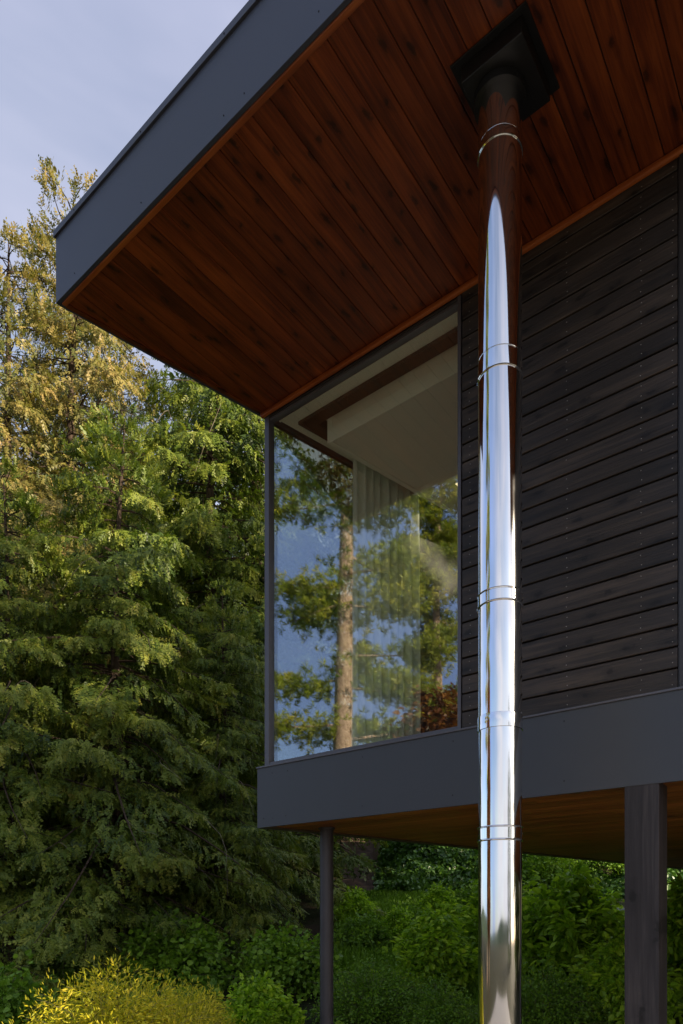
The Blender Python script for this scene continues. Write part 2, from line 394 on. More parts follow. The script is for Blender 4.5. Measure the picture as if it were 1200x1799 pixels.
# ---------------------------------------------------------------- house frame
ROT = -(90-math.degrees(math.atan2(1528, F)))          # wall direction
ca, sa = math.cos(R(ROT)), math.sin(R(ROT))
CX, CY = -148/F*6.0, 6.0
def w2(t, p): return (CX+ca*t-sa*p, CY+sa*t+ca*p)       # house frame -> world
def t_at(px, p=0.0):                                    # house x where the column px meets the plane p
    r = (px-600)/F; x0, y0 = CX-sa*p, CY+ca*p
    return (r*y0-x0)/(ca-r*sa)
def z_at(py, depth): return EYE+(HZ-py)/F*depth
SK = .2106                                              # skew of the left side of the house
house = thing('house', 'modern raised house with dark siding, deep cedar soffit and glass corner, standing on posts', 'house', (CX, CY, 0), R(ROT))
ZS = EYE+6*882/F                                        # soffit
ZB = EYE+6*155/F; ZT = EYE+6*260/F                      # floor band bottom and top
PO = -1.667                                             # roof front edge
rn = random.Random(11)

def clip_left(poly, off):                               # keep x >= SK*y + off
    out_ = []
    for i in range(len(poly)):
        a, b = poly[i], poly[(i+1) % len(poly)]
        da, db = a[0]-SK*a[1]-off, b[0]-SK*b[1]-off
        if da >= 0: out_.append(a)
        if (da >= 0) != (db >= 0):
            k = da/(da-db); out_.append((a[0]+(b[0]-a[0])*k, a[1]+(b[1]-a[1])*k))
    return out_
# --- roof
RX1, RY1 = 7.6, 8.2
LX0, LX1, LY0, LY1 = 1.12, 4.6, 1.50, 4.9                 # added unseen roof opening that lets daylight into the room
def holed(mb_, poly, z0, z1, mi=0):                     # slab round the opening: left, right, front, back pieces
    (a, b, c, d) = poly                                 # front-left, front-right, back-right, back-left
    xl = lambda y: a[0]+(d[0]-a[0])*(y-a[1])/(d[1]-a[1])
    mb_.prism([a, b, (b[0], LY0), (xl(LY0), LY0)], z0, z1, mi)
    mb_.prism([(xl(LY0), LY0), (LX0, LY0), (LX0, LY1), (xl(LY1), LY1)], z0, z1, mi)
    mb_.prism([(LX1, LY0), (b[0], LY0), (b[0], LY1), (LX1, LY1)], z0, z1, mi)
    mb_.prism([(xl(LY1), LY1), (c[0], LY1), c, d], z0, z1, mi)
mb = MB(); holed(mb, [(SK*PO+.03, PO+.03), (RX1, PO+.03), (RX1, RY1), (SK*RY1+.03, RY1)], ZS+.03, ZS+.45)
roof = mb.build('roof', M['roofing'], house)
mb = MB(); x = -.55; W_ = .133
while x < RX1-.1:
    poly = clip_left([(x+.0026, PO+.062), (x+W_-.0026, PO+.062), (x+W_-.0026, .035), (x+.0026, .035)], .045)
    tv = rn.random()
    if len(poly) >= 3: mb.prism(poly, ZS+rn.uniform(0, .0012), ZS+.02, 0, tv)
    # chamfered edge of the tongue, a hair above the face
    x += W_
mb.prism([(SK*PO+.03, PO+.03), (RX1, PO+.03), (RX1, .06), (.03, .06)], ZS+.011, ZS+.028, 1)
soff = mb.build('roof_soffit', [M['soffit'], M['void']], house, bevel=.0022)
# fascia boards
TR = ZS+.477
mb = MB(); mb.box(SK*PO, RX1, PO, PO+.025, ZS-.004, TR)
rf = mb.build('roof_fascia', M['fascia'], house, bevel=.002)
mb = MB(); mb.prism([(SK*PO-.0, PO+.026), (SK*PO+.028, PO+.026), (SK*RY1+.028, RY1), (SK*RY1, RY1)], ZS-.004, TR)
mb.build('roof_fascia', M['fascia'], house)
mb = MB()
mb.prism([(SK*PO-.014, PO-.014), (RX1+.01, PO-.014), (RX1+.01, PO+.10), (SK*PO+.09, PO+.10), (SK*RY1+.09, RY1), (SK*RY1-.014, RY1)], TR-.012, TR+.034)
cap = mb.build('roof_flashing', M['fascia'], house, bevel=.002)
def screw(x, y, z, parent, r=.006, name='screw'):
    m_ = MB(); seg = 8
    v_ = [(x, y-.005, z)]+[(x+r*math.cos(2*math.pi*k/seg), y+.001, z+r*math.sin(2*math.pi*k/seg)) for k in range(seg)]
    m_.add(v_, [(0, 1+k, 1+(k+1) % seg) for k in range(seg)]+[tuple(range(1, seg+1))]); return m_.build(name, M['screw'], parent)
def t_fascia(px): return t_at(px, PO)
for px in (133, 250, 397, 560): screw(t_fascia(px), PO-.014, TR+.010, cap, .007)
def z_on(px, py, p):
    t = t_at(px, p); wy = w2(t, p)[1]; return z_at(py, wy)
for px, py in ((131, 480), (248, 356), (393, 203), (429, 164), (560, 20)): screw(t_fascia(px), PO, z_on(px, py, PO), rf, .006)
# wooden trims round the soffit
mb = MB(); mb.box(SK*PO+.035, RX1, PO+.026, PO+.058, ZS-.012, ZS+.012, 0, .6)
mb.build('soffit_trim', M['trim'], house, bevel=.004)
mb = MB(); mb.box(.03, RX1, .0, .034, ZS-.040, ZS-.002, 0, .8)
mb.build('soffit_trim', M['trim'], house, bevel=.010)
mb = MB(); mb.prism([(SK*PO+.029+.0, PO+.06), (SK*PO+.062, PO+.06), (.062-.0, -.002), (.029, -.002)], ZS-.008, ZS+.012, 0, .3)
mb.build('soffit_trim', M['soffit'], house)

# --- floor band
FX1, FY1 = 7.2, 8.0
mb = MB(); mb.prism([(.03, .03), (FX1, .03), (FX1, FY1), (SK*FY1+.03, FY1)], ZB+.045, ZT-.01)
mb.build('floor_slab', M['void'], house)
mb = MB(); mb.box(0, FX1, 0, .022, ZB, ZT)
ff = mb.build('floor_fascia', M['floor_fascia'], house, bevel=.002)
mb = MB(); mb.prism([(0.0, .023), (.026, .023), (SK*FY1+.026, FY1), (SK*FY1, FY1)], ZB, ZT)
mb.build('floor_fascia', M['floor_fascia'], house)
mb = MB(); mb.box(-.008, FX1, -.010, .045, ZT-.004, ZT+.010)
mb.build('sill_flashing', M['frame'], house, bevel=.002)
for px, py in ((463, 1438), (478, 1358), (479, 1437), (502, 1433), (505, 1354), (637, 1330), (636, 1416), (796, 1302), (795, 1397), (991, 1267), (991, 1372)):
    screw(t_at(px), 0, z_on(px, py, 0), ff, .0058)
mb = MB(); y = .03; 
while y < FY1-.1:
    xa = SK*y+.10
    cut = xa; 
    while cut < FX1:
        nx_ = min(cut+rn.uniform(1.8, 3.6), FX1)
        mb.prism([(cut+.001, y+.0022), (nx_-.001, y+.0022), (nx_-.001, y+.098), (cut+.001+SK*.1*(cut == xa), y+.098)], ZB+.012+rn.uniform(0, .001), ZB+.032, 0, rn.random())
        cut = nx_
    y += .10
mb.prism([(.09, .024), (FX1, .024), (FX1, FY1), (SK*FY1+.1, FY1)], ZB+.026, ZB+.044, 1)
mb.build('floor_soffit', [M['floor_soffit'], M['void']], house)
mb = MB(); mb.prism([(.027, .024), (.115, .024), (SK*FY1+.115, FY1), (SK*FY1+.027, FY1)], ZB+.003, ZB+.043, 0, .1)
mb.build('edge_board', M['brown'], house)

# --- columns
tp_ = t_at(1097, .004); s_ = .193
mb = MB(); mb.box(tp_, tp_+s_, .004, .004+s_, -.2, ZB+.011, 0, .5)
mb.build('timber_post', M['post'], house, bevel=.004)
dpole = 6.07; xw, yw = (574-600)/F*dpole, dpole
rx, ry = xw-CX, yw-CY; pt, pp = rx*ca+ry*sa, -rx*sa+ry*ca
mb = MB(); mb.lathe([(.06, -.2), (.06, ZB+.03)], pt, pp, 40); mb.lathe([(.075, ZB-.002), (.075, ZB+.011)], pt, pp, 40)
mb.build('steel_column', M['column'], house, smooth=True)

# --- front wall: siding between the window and the right trim
TW0, TW1 = .055, t_at(806, .04)
TS0 = t_at(812.5, .03); TS1 = t_at(1190.5, .03)
mb = MB()
mb.box(TW1+.02, FX1-.1, .062, .20, ZT+.0, ZS+.01)
mb.build('wall', M['void'], house)
def siding(x0, x1, nails):
    mb = MB(); E = .1243; z = ZT+.012
    k = 0
    while z < ZS-.03:
        z1 = min(z+E, ZS-.004); dy = rn.uniform(-.0012, .0012)
        prof = [(.061, z+.002), (.031+dy, z+.002), (.028+dy, z+.005), (.028+dy, z1-.0135), (.033+dy, z1-.0075), (.061, z1-.0065)]
        mb.profx(prof, x0, x1, 0, rn.random())
        for nt_ in nails:
            for zz in ((z+.030, z+.088) if z1-z > .12 else (z+.03,)):
                if rn.random() < .8 or k < 5:
                    xx = nt_+rn.uniform(-.004, .004); r_ = .0036; a = zz+rn.uniform(-.004, .004)
                    mb.add([(xx, .0262+dy, a)]+[(xx+r_*math.cos(q*math.pi/3), .0284+dy, a+r_*math.sin(q*math.pi/3)) for q in range(6)],
                           [(0, 1+q, 1+(q+1) % 6) for q in range(6)], 1)
        z += E; k += 1
    return mb.build('siding', [M['siding'], M['nail']], house)
siding(TS0, TS1, [t_at(822), t_at(993), t_at(1124), t_at(1180)])
mb = MB(); mb.box(TS1+.002, TS1+.010, .034, .061, ZT+.011, ZS-.01); mb.box(TS1+.012, TS1+.06, .018, .061, ZT+.011, ZS-.01)
mb.build('corner_trim', M['darkframe'], house, bevel=.002)
siding(TS1+.064, FX1-.15, [TS1+.3, TS1+.9, TS1+1.5])

# --- corner window
win = MB()
zf0, zf1 = ZT+.011, ZS-.041
gz0, gz1 = ZT+.045, EYE+(HZ-531)/F*w2(TW1, .04)[1]
win.box(TW0, TW0+.052, .035, .10, zf0, zf1)                               # corner post
win.box(TW1-.004, TW1+.022, .028, .10, zf0, zf1)                           # right jamb
win.box(TW0+.052, TW1-.004, .040, .10, zf0, gz0)                           # sill rail
win.box(TW0+.052, TW1-.004, .046, .10, gz1, gz1+.022)                      # head rail
window = win.build('window_frame', M['frame'], house, bevel=.002)
wh = MB(); wh.box(TW0+.052, TW1-.004, .036, .095, gz1+.0225, zf1); wh.build('head_board', M['darkframe'], house)
gl = MB(); gl.box(TW0+.050, TW1-.002, .070, .090, gz0-.004, gz1+.004)
gl.build('pane', M['glass'], window)
# side window of the glass corner
SP1 = 1.50
sw = MB()
def sidebox(mb_, p0, p1, o0, o1, z0, z1, mi=0):       # box following the skewed side wall
    mb_.prism([(SK*p0+o0, p0), (SK*p0+o1, p0), (SK*p1+o1, p1), (SK*p1+o0, p1)], z0, z1, mi)
sidebox(sw, .101, SP1, .06, .11, zf0, gz0); sidebox(sw, .101, SP1, .06, .11, gz1, ZS-.002); sidebox(sw, SP1, SP1+.05, .055, .12, zf0, ZS-.002)
swin = sw.build('window_frame', M['frame'], house)
gs = MB(); sidebox(gs, .102, SP1-.002, .078, .092, gz0-.004, gz1+.004); gs.build('pane', M['side_glass'], swin)
mb = MB(); sidebox(mb, SP1+.051, FY1, .05, .20, zf0, ZS-.002)
mb.build('side_wall', M['siding'], house)

# --- the room behind the glass
mb = MB(); mb.prism([(.12, .101), (FX1, .101), (FX1, 5.8), (SK*5.8+.2, 5.8)], ZT-.008, ZT+.010)
mb.build('room_floor', M['int_floor'], house)
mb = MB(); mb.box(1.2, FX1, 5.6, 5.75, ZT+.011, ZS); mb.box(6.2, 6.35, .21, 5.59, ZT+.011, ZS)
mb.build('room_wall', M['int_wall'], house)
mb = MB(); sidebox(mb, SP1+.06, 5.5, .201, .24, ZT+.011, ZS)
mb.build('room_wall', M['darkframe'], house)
ZC = gz1+.0                                           # header underside
ZD = EYE+4.086                                        # dropped ceiling underside
mb = MB()
def lshape(o0, o1, z0, z1, mi=0, pmax=5.5, tmax=6.1):  # band parallel to both glass walls
    # front run, then side run
    mb.prism([(SK*o0+o0*1.02+.03, o0), (tmax, o0), (tmax, o1), (SK*o1+o1*1.02+.03, o1)], z0, z1, mi)
    mb.prism([(SK*o0+o0*1.02+.03, o0+.0), (SK*o1+o1*1.02+.03, o1), (SK*pmax+o1*1.02+.03, pmax), (SK*pmax+o0*1.02+.03, pmax)], z0, z1, mi)
mb.box(TW0+.11, 6.1, .101, .118, ZC-.002, ZC+.02)
lshape(.118, .21, ZC+.002, ZC+.05)
mb.build('window_header', M['cream'], house)
mb = MB(); lshape(.212, .318, ZC-.025, ZC+.06)
mb.build('curtain_track_beam', M['brown'], house)
mb = MB()
c0 = (.58, .33)
holed(mb, [c0, (6.15, .33), (6.15, 5.55), (c0[0]+SK*5.2, 5.55)], ZD+.002, ZC+.08)
mb.build('dropped_ceiling', M['ceil'], house, bevel=.004)
mb = MB(); mb.prism([(c0[0]-.05, .319), (6.15, .319), (6.15, .329), (c0[0]-.002, .329)], ZD-.006, ZD+.11)
mb.prism([(c0[0]-.05, .319), (c0[0]-.002, .329), (c0[0]-.002+SK*5.2, 5.5), (c0[0]-.05+SK*5.2, 5.5)], ZD-.006, ZC+.05)
mb.build('ceiling_edge_moulding', M['cream'], house, bevel=.003)
mb = MB()
for q in ((LX0-.06, LX0-.005, LY0-.06, LY1+.06), (LX1+.005, LX1+.06, LY0-.06, LY1+.06), (LX0-.004, LX1+.004, LY0-.06, LY0-.005), (LX0-.004, LX1+.004, LY1+.005, LY1+.06)):
    mb.box(*q, ZS+.455, ZS+.60)
skl = mb.build('added_skylight', M['frame'], house)  # unseen roof light added to brighten the ceiling and curtain
mb = MB(); mb.box(LX0-.03, LX1+.03, LY0-.03, LY1+.03, ZS+.605, ZS+.62); mb.build('pane', M['roof_glass'], skl)
mb = MB(); holed(mb, [(.12, .12), (6.2, .12), (6.2, 5.6), (SK*5.6+.2, 5.6)], ZC+.081, ZC+.09)
mb.build('room_ceiling', M['cream'], house)

# curtain hanging inside, gathered beyond the end of the side track
cv = []; cf = []; nU, nV = 150, 14
for i in range(nU+1):
    u = i/nU; p = .66+.86*u
    for j in range(nV+1):
        v_ = j/nV; z = ZT+.02+(ZC-.03-ZT-.02)*v_
        amp = .050*(1-.35*v_)
        o = .40+amp*math.sin(u*2*math.pi*9+.4*math.sin(u*19))+.012*math.sin(u*41+v_*2.0)
        q = p+.03*(1-v_)*(u-.5)
        cv.append((SK*q+o, q, z))
for i in range(nU):
    for j in range(nV): cf.append((i*(nV+1)+j, (i+1)*(nV+1)+j, (i+1)*(nV+1)+j+1, i*(nV+1)+j+1))
me = bpy.data.meshes.new('curtain'); me.from_pydata(cv, [], cf); me.materials.append(M['cloth'])
me.polygons.foreach_set('use_smooth', [True]*len(me.polygons))
cu = link_obj('curtain', me); cu.location = (CX, CY, 0); cu.rotation_euler = (0, 0, R(ROT))
md = cu.modifiers.new('thickness', 'SOLIDIFY'); md.thickness = .002
tag(cu, 'pale sheer floor-length curtain hanging in folds behind the corner window', 'curtain')

# ---------------------------------------------------------------- flue
dp = 3.60; fx = (878.5-600)/F*dp; fy = dp; FR = .112
flue = thing('chimney_pipe', 'tall polished stainless steel flue pipe rising beside the house into its soffit', 'chimney pipe', (fx, fy, 0), R(ROT))
zz = lambda py: z_at(py, dp-FR)
def ring(name, prof, mat_=None, par=None): 
    m_ = MB(); m_.lathe(prof, 0, 0, 96); return m_.build(name, mat_ or M['steel'], par or flue, smooth=True, sharp=28)
joints = [1468, 1262, 1042, 633, 233]
zj = [0.0]+[zz(j) for j in joints]+[ZS-.12]
for i in range(len(zj)-1):
    a, b = zj[i], zj[i+1]
    ring('pipe_section', [(FR, a+.002), (FR+.0005, a+.01), (FR, (a+b)/2), (FR+.0005, b-.012), (FR-.0005, b-.001)])
def bead(z, r=FR, h=.006, d=.005):
    return [(r, z-h), (r+d*.7, z-h*.6), (r+d, z), (r+d*.7, z+h*.6), (r, z+h)]
def band(z0, z1, d=.0035, screws=True):
    pr = [(FR-.002, z0-.006)]+bead(z0, FR+.001, .005, .006)+[(FR+d, z0+.007), (FR+d, z1-.007)]+bead(z1, FR+.001, .004, .005)+[(FR-.002, z1+.006)]
    o = ring('locking_band', pr)
    if screws:
        for a in (-2.95, -.42, 1.4):
            aa = a-R(ROT)
            m_ = MB(); c = Vector((math.cos(aa), math.sin(aa), 0)); tt = Vector((-c.y, c.x, 0)); zc = (z0+z1)/2
            base = c*(FR+d+.0003)
            pts = [base+tt*(.0045*math.cos(k*math.pi/4))+Vector((0, 0, zc+.0045*math.sin(k*math.pi/4))) for k in range(8)]
            m_.add([tuple(base+c*.003+Vector((0, 0, zc)))]+[tuple(p) for p in pts], [(0, 1+k, 1+(k+1) % 8) for k in range(8)]+[tuple(range(1, 9))])
            m_.build('screw', M['screw'], o)
    return o
band(zz(1474), zz(1450)); band(zz(1052), zz(1030))
ring('locking_band', [(FR-.001, zz(1275)), (FR+.0045, zz(1275)+.0005), (FR+.005, zz(1268)), (FR+.005, zz(1252)), (FR+.0035, zz(1249)), (FR-.001, zz(1249)+.001)])
ring('locking_band', [(FR-.002, zz(640)-.006)]+bead(zz(639), FR+.001, .005, .005)+[(FR+.0015, zz(634)), (FR+.0015, zz(606))]+bead(zz(604), FR, .003, .0015)+[(FR-.001, zz(600))])
ring('locking_band', [(FR-.002, zz(236)-.006)]+bead(zz(235), FR+.001, .0035, .004)+[(FR+.001, zz(231)), (FR+.001, zz(218))]+bead(zz(216), FR, .002, .0008)+[(FR-.001, zz(213))])
# black support box under the soffit
def to_flue(t, p):
    xw, yw = w2(t, p); dx, dy = xw-fx, yw-fy; return dx*ca+dy*sa, -dx*sa+dy*ca
ta, pa = to_flue(2.54, -1.13); tb, pb = to_flue(2.955, -.69)
mb = MB(); mb.box(ta, tb, pa, pb, ZS-.010, ZS-.003); mb.build('ceiling_plate', M['black'], flue, bevel=.002)
pl_ = [c for c in flue.children if c.name.startswith('ceiling_plate')][0]
for q in ((ta+.02, pa+.02), (tb-.015, pa+.02), (ta+.02, pb-.02), (tb-.015, pb-.02), ((ta+tb)/2, pa+.018), ((ta+tb)/2, pb-.02)):
    m_ = MB(); m_.lathe([(.0005, ZS-.0145), (.005, ZS-.013), (.006, ZS-.0105)], q[0], q[1], 10); m_.build('screw', M['screw'], pl_)
mb = MB(); mb.box(ta+.045, tb-.035, pa+.035, pb-.045, ZS-.095, ZS-.0105); mb.build('support_box', M['black'], flue, bevel=.004)
ring('collar', [(FR+.001, ZS-.135), (FR+.022, ZS-.135), (FR+.024, ZS-.12), (FR+.024, ZS-.0955)], M['black'])
#VEG
SHADE = ((15, -1.2, 1.2), (17, 2, 1.3), (14, 4.5, 1.15), (19, 6, 1.3), (17, 9.5, 1.2), (22, 2, 1.4))
# ---------------------------------------------------------------- vegetation
def unit(a): return a/np.maximum(np.linalg.norm(a, axis=-1, keepdims=True), 1e-9)
def place(tmpl, pos, ax, nrm, scale):
    """tmpl (V,3) in (along, side, normal); one copy per row of pos"""
    ax = unit(ax); sd_ = unit(np.cross(nrm, ax)); nr = np.cross(ax, sd_)
    out_ = (tmpl[None, :, 0:1]*ax[:, None]+tmpl[None, :, 1:2]*sd_[:, None]+tmpl[None, :, 2:3]*nr[:, None])*scale[:, None, None]+pos[:, None]
    return out_.reshape(-1, 3)
def spray_tmpl(n=6, ln=.36, w=.06, seed=0):
    """flat drooping cedar spray: pairs of leaflets (quads) on an axis, unit length"""
    r = np.random.RandomState(seed); q = []
    for k in range(n):
        s = .08+.80*k/(n-1)
        L_ = ln*(1-.55*s)*r.uniform(.5, 1.35)
        for sg in (-1, 1):
            an = R(r.uniform(18, 58)); d = np.array([math.cos(an), sg*math.sin(an), -.18]); nn = np.array([-d[1], d[0], 0])*w*r.uniform(.8, 1.2)
            b = np.array([s, 0, -.12*s*s])
            q += [b-nn*.25, b+d*L_*.5-nn, b+d*L_, b+d*L_*.5+nn]
    q += [[0, -.012, 0], [.6, -.03, -.05], [1, 0, -.14], [.6, .03, -.05]]
    return np.array(q, float)
SPR = [spray_tmpl(seed=i, n=4+i % 2) for i in range(5)]

def build_cedar(rs, H, RAD, nb, clear=.04, dens=9.0, mat='cedar', lean=0.0, spl=.50, droop=1.0, top=.22, pw=.72, bare=0.0, trunk_r=None, sparse=0.0):
    """returns (trunk_mesh, crown_mesh)"""
    tr = MB(); tr_r = trunk_r or H*.013
    nseg = 12; tp = []; rad = []
    for i in range(nseg+1):
        u = i/nseg
        tp.append((lean*H*u*u+.05*math.sin(u*7+rs.rand()), .05*math.sin(u*9+2), H*u-.3*(i == 0))); rad.append(tr_r*(1-u)**.85*(1.5 if i == 0 else 1)+.012)
    tr.tube(tp, rad, 9)
    P = []; A = []; Nn = []; S = []; T = []
    for b in range(nb):
        u = clear+(1-clear)*((b+rs.rand()*.8)/nb)**.92
        if u > .985: continue
        z0 = H*u; ph = b*2.399+rs.uniform(-.5, .5)
        prof = (min(1, .62+u*1.6) if u < .25 else 1.0)*((1-u)/.78)**pw if u > .22 else .78+.22*u/.22
        L_ = RAD*prof*rs.uniform(.45, 1.22)+top*rs.uniform(.6, 1.2)
        if bare and rs.rand() < bare: continue
        z0 += rs.normal(0, .4); rise = rs.uniform(-.12, .38)+(.55*(u-.6) if u > .6 else 0); dr = rs.uniform(.55, .95)*droop; tipu = rs.uniform(.25, .5)
        n_ = 9; s = np.linspace(0, 1, n_); bend = rs.uniform(-.35, .35)
        r_ = L_*s; zc = z0+L_*(rise*s-dr*s**2+tipu*s**3)
        a = ph+bend*s; x0 = lean*H*u*u
        C_ = np.stack([x0+r_*np.cos(a), r_*np.sin(a), zc], -1)
        br = .010+.008*L_
        tr.tube(C_[::2], [br*(1-.85*k) for k in s[::2]], 4, 0)
        if rs.rand() < .38 and u < .8:                   # bare dead twig hanging from the limb
            j0 = rs.randint(3, 8); c0_ = C_[j0]; dd = np.array([math.cos(a[j0]), math.sin(a[j0]), 0])+rs.normal(0, .6, 3); dd /= np.linalg.norm(dd); ln_ = rs.uniform(.5, 1.3)
            sg_ = rs.uniform(.3, 1.6); k2_ = rs.normal(0, .22, 3); tr.tube([c0_+dd*ln_*q+k2_*math.sin(q*4)*ln_*.6+np.array([0, 0, -.8*ln_*q*q*sg_]) for q in (0, .2, .4, .6, .8, 1)], [.006, .0055, .005, .004, .003, .002], 3, 1)
        m = max(4, int(L_*dens*(1-sparse*rs.rand())))
        m = int(m*2.2)
        ss = rs.beta(1.35, .9, m)*.86+.14
        idx = ss*(n_-1); i0 = np.clip(idx.astype(int), 0, n_-2); fr = (idx-i0)[:, None]
        base = C_[i0]*(1-fr)+C_[i0+1]*fr
        rad_ = unit(np.stack([np.cos(a[i0]), np.sin(a[i0]), np.zeros(m)], -1)); lat = np.stack([-rad_[:, 1], rad_[:, 0], np.zeros(m)], -1)
        sg = rs.choice([-1, 1], m)[:, None]; off = rs.rand(m)[:, None]**.7*(.34*L_*(1.08-ss[:, None])+.10)
        pos = base+lat*sg*off+rad_*off*.45
        pos[:, 2] -= off[:, 0]*rs.uniform(.15, .6, m)*droop
        ax = rad_*rs.uniform(-.1, .9, (m, 1))+lat*sg*rs.uniform(-.2, .9, (m, 1))+np.array([0, 0, -1])*rs.uniform(.0, 1.35, (m, 1))*droop
        if u > .85: ax = rad_*.5+np.array([0, 0, .6])+rs.normal(0, .35, (m, 3))
        nr = rad_*rs.uniform(.2, 1, (m, 1))+np.array([0, 0, .55])+rs.normal(0, .38, (m, 3))
        P.append(pos); A.append(ax); Nn.append(nr); S.append(spl*rs.uniform(.6, 1.15, m)*(.6+.4*min(1, L_)))
        bt = rs.uniform(-.16, .16)
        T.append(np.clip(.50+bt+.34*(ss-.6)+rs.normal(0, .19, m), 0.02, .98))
    P = np.concatenate(P); A = np.concatenate(A); Nn = np.concatenate(Nn); S = np.concatenate(S); T = np.concatenate(T)
    vs_ = []; ts = []; grp = rs.randint(0, len(SPR), len(P))
    for g, tm in enumerate(SPR):
        k = grp == g
        if not k.any(): continue
        vs_.append(place(tm, P[k], A[k], Nn[k], S[k])); ts.append(np.repeat(T[k], len(tm)//4)+rs.uniform(-.05, .05, k.sum()*(len(tm)//4)))
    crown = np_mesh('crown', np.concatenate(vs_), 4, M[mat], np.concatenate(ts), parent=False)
    to = tr.build('trunk', [M['bark'], M['twig']], None, smooth=True, sharp=60); tm_ = to.data; bpy.data.objects.remove(to)
    return tm_, crown
def put_tree(name, cat, label, x, y, tm_, cm, rz=0, sc=1.0, group='tall conifers beyond the house', dz=0, zs=1.0):
    t = thing(name, label, cat, (x, y, tz(x, y)-.05+dz), rz, group); t.scale = (sc, sc, sc*zs)
    link_obj('trunk', tm_, t); link_obj('crown', cm, t); return t
def X_(px, y): return (px-600)/F*y
rs = np.random.RandomState(5)
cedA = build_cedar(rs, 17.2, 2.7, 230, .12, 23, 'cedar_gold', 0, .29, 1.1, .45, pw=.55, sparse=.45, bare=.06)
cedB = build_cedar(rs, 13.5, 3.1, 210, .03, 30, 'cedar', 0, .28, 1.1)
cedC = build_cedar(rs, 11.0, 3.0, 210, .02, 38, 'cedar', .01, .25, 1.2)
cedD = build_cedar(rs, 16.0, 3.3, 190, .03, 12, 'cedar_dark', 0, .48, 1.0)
G1 = 'tall cedars left of the house'
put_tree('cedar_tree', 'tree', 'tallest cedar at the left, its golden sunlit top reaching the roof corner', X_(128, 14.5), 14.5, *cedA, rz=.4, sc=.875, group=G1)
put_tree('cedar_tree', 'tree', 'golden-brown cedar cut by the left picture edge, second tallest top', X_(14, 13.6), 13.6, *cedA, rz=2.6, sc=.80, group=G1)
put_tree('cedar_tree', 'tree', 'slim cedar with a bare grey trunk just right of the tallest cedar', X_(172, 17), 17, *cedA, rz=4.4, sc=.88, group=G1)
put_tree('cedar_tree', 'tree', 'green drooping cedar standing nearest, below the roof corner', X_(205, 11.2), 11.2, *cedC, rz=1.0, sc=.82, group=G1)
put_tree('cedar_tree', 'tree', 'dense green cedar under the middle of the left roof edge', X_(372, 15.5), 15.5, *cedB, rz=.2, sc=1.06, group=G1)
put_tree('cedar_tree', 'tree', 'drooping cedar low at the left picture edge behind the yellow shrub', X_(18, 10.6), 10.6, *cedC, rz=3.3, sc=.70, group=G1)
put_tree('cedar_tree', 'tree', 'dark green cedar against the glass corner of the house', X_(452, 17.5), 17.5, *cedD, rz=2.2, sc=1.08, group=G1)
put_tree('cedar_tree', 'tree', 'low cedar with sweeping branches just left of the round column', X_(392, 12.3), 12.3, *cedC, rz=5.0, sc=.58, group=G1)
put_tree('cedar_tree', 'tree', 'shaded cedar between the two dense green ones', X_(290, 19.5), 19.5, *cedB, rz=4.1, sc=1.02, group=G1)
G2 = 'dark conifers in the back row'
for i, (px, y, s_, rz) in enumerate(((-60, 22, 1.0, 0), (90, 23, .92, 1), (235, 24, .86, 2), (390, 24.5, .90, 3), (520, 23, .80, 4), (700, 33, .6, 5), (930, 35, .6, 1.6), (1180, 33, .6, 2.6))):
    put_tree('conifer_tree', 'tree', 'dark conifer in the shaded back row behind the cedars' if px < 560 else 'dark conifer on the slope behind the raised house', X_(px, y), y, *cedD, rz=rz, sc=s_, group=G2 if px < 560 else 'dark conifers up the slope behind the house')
# unseen conifers added right of the house to keep low sun off the grove
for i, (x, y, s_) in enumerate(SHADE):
    put_tree('conifer_tree', 'tree', 'tall conifer added out of view beyond the right end of the house to shade the cedars', x, y, *(cedD if i % 2 else cedA), rz=i*1.3, sc=s_*(1 if i % 2 else .93), group='added shade conifers beyond the right end of the house')

put_tree('conifer_tree', 'tree', 'bare sunlit trunk at the end of the dirt path, seen under the raised floor', X_(627, 27), 27, *cedA, rz=1, sc=1.0, group=None)
for i, (x, y, s_) in enumerate(((24, -26, .80), (29, -25, .70), (21, -31, .85))):
    put_tree('conifer_tree', 'tree', 'dark conifer far behind the terrace, mirrored only as a stripe in the flue', x, y, *cedD, rz=i*2.0, sc=s_, group='conifers behind the terrace')
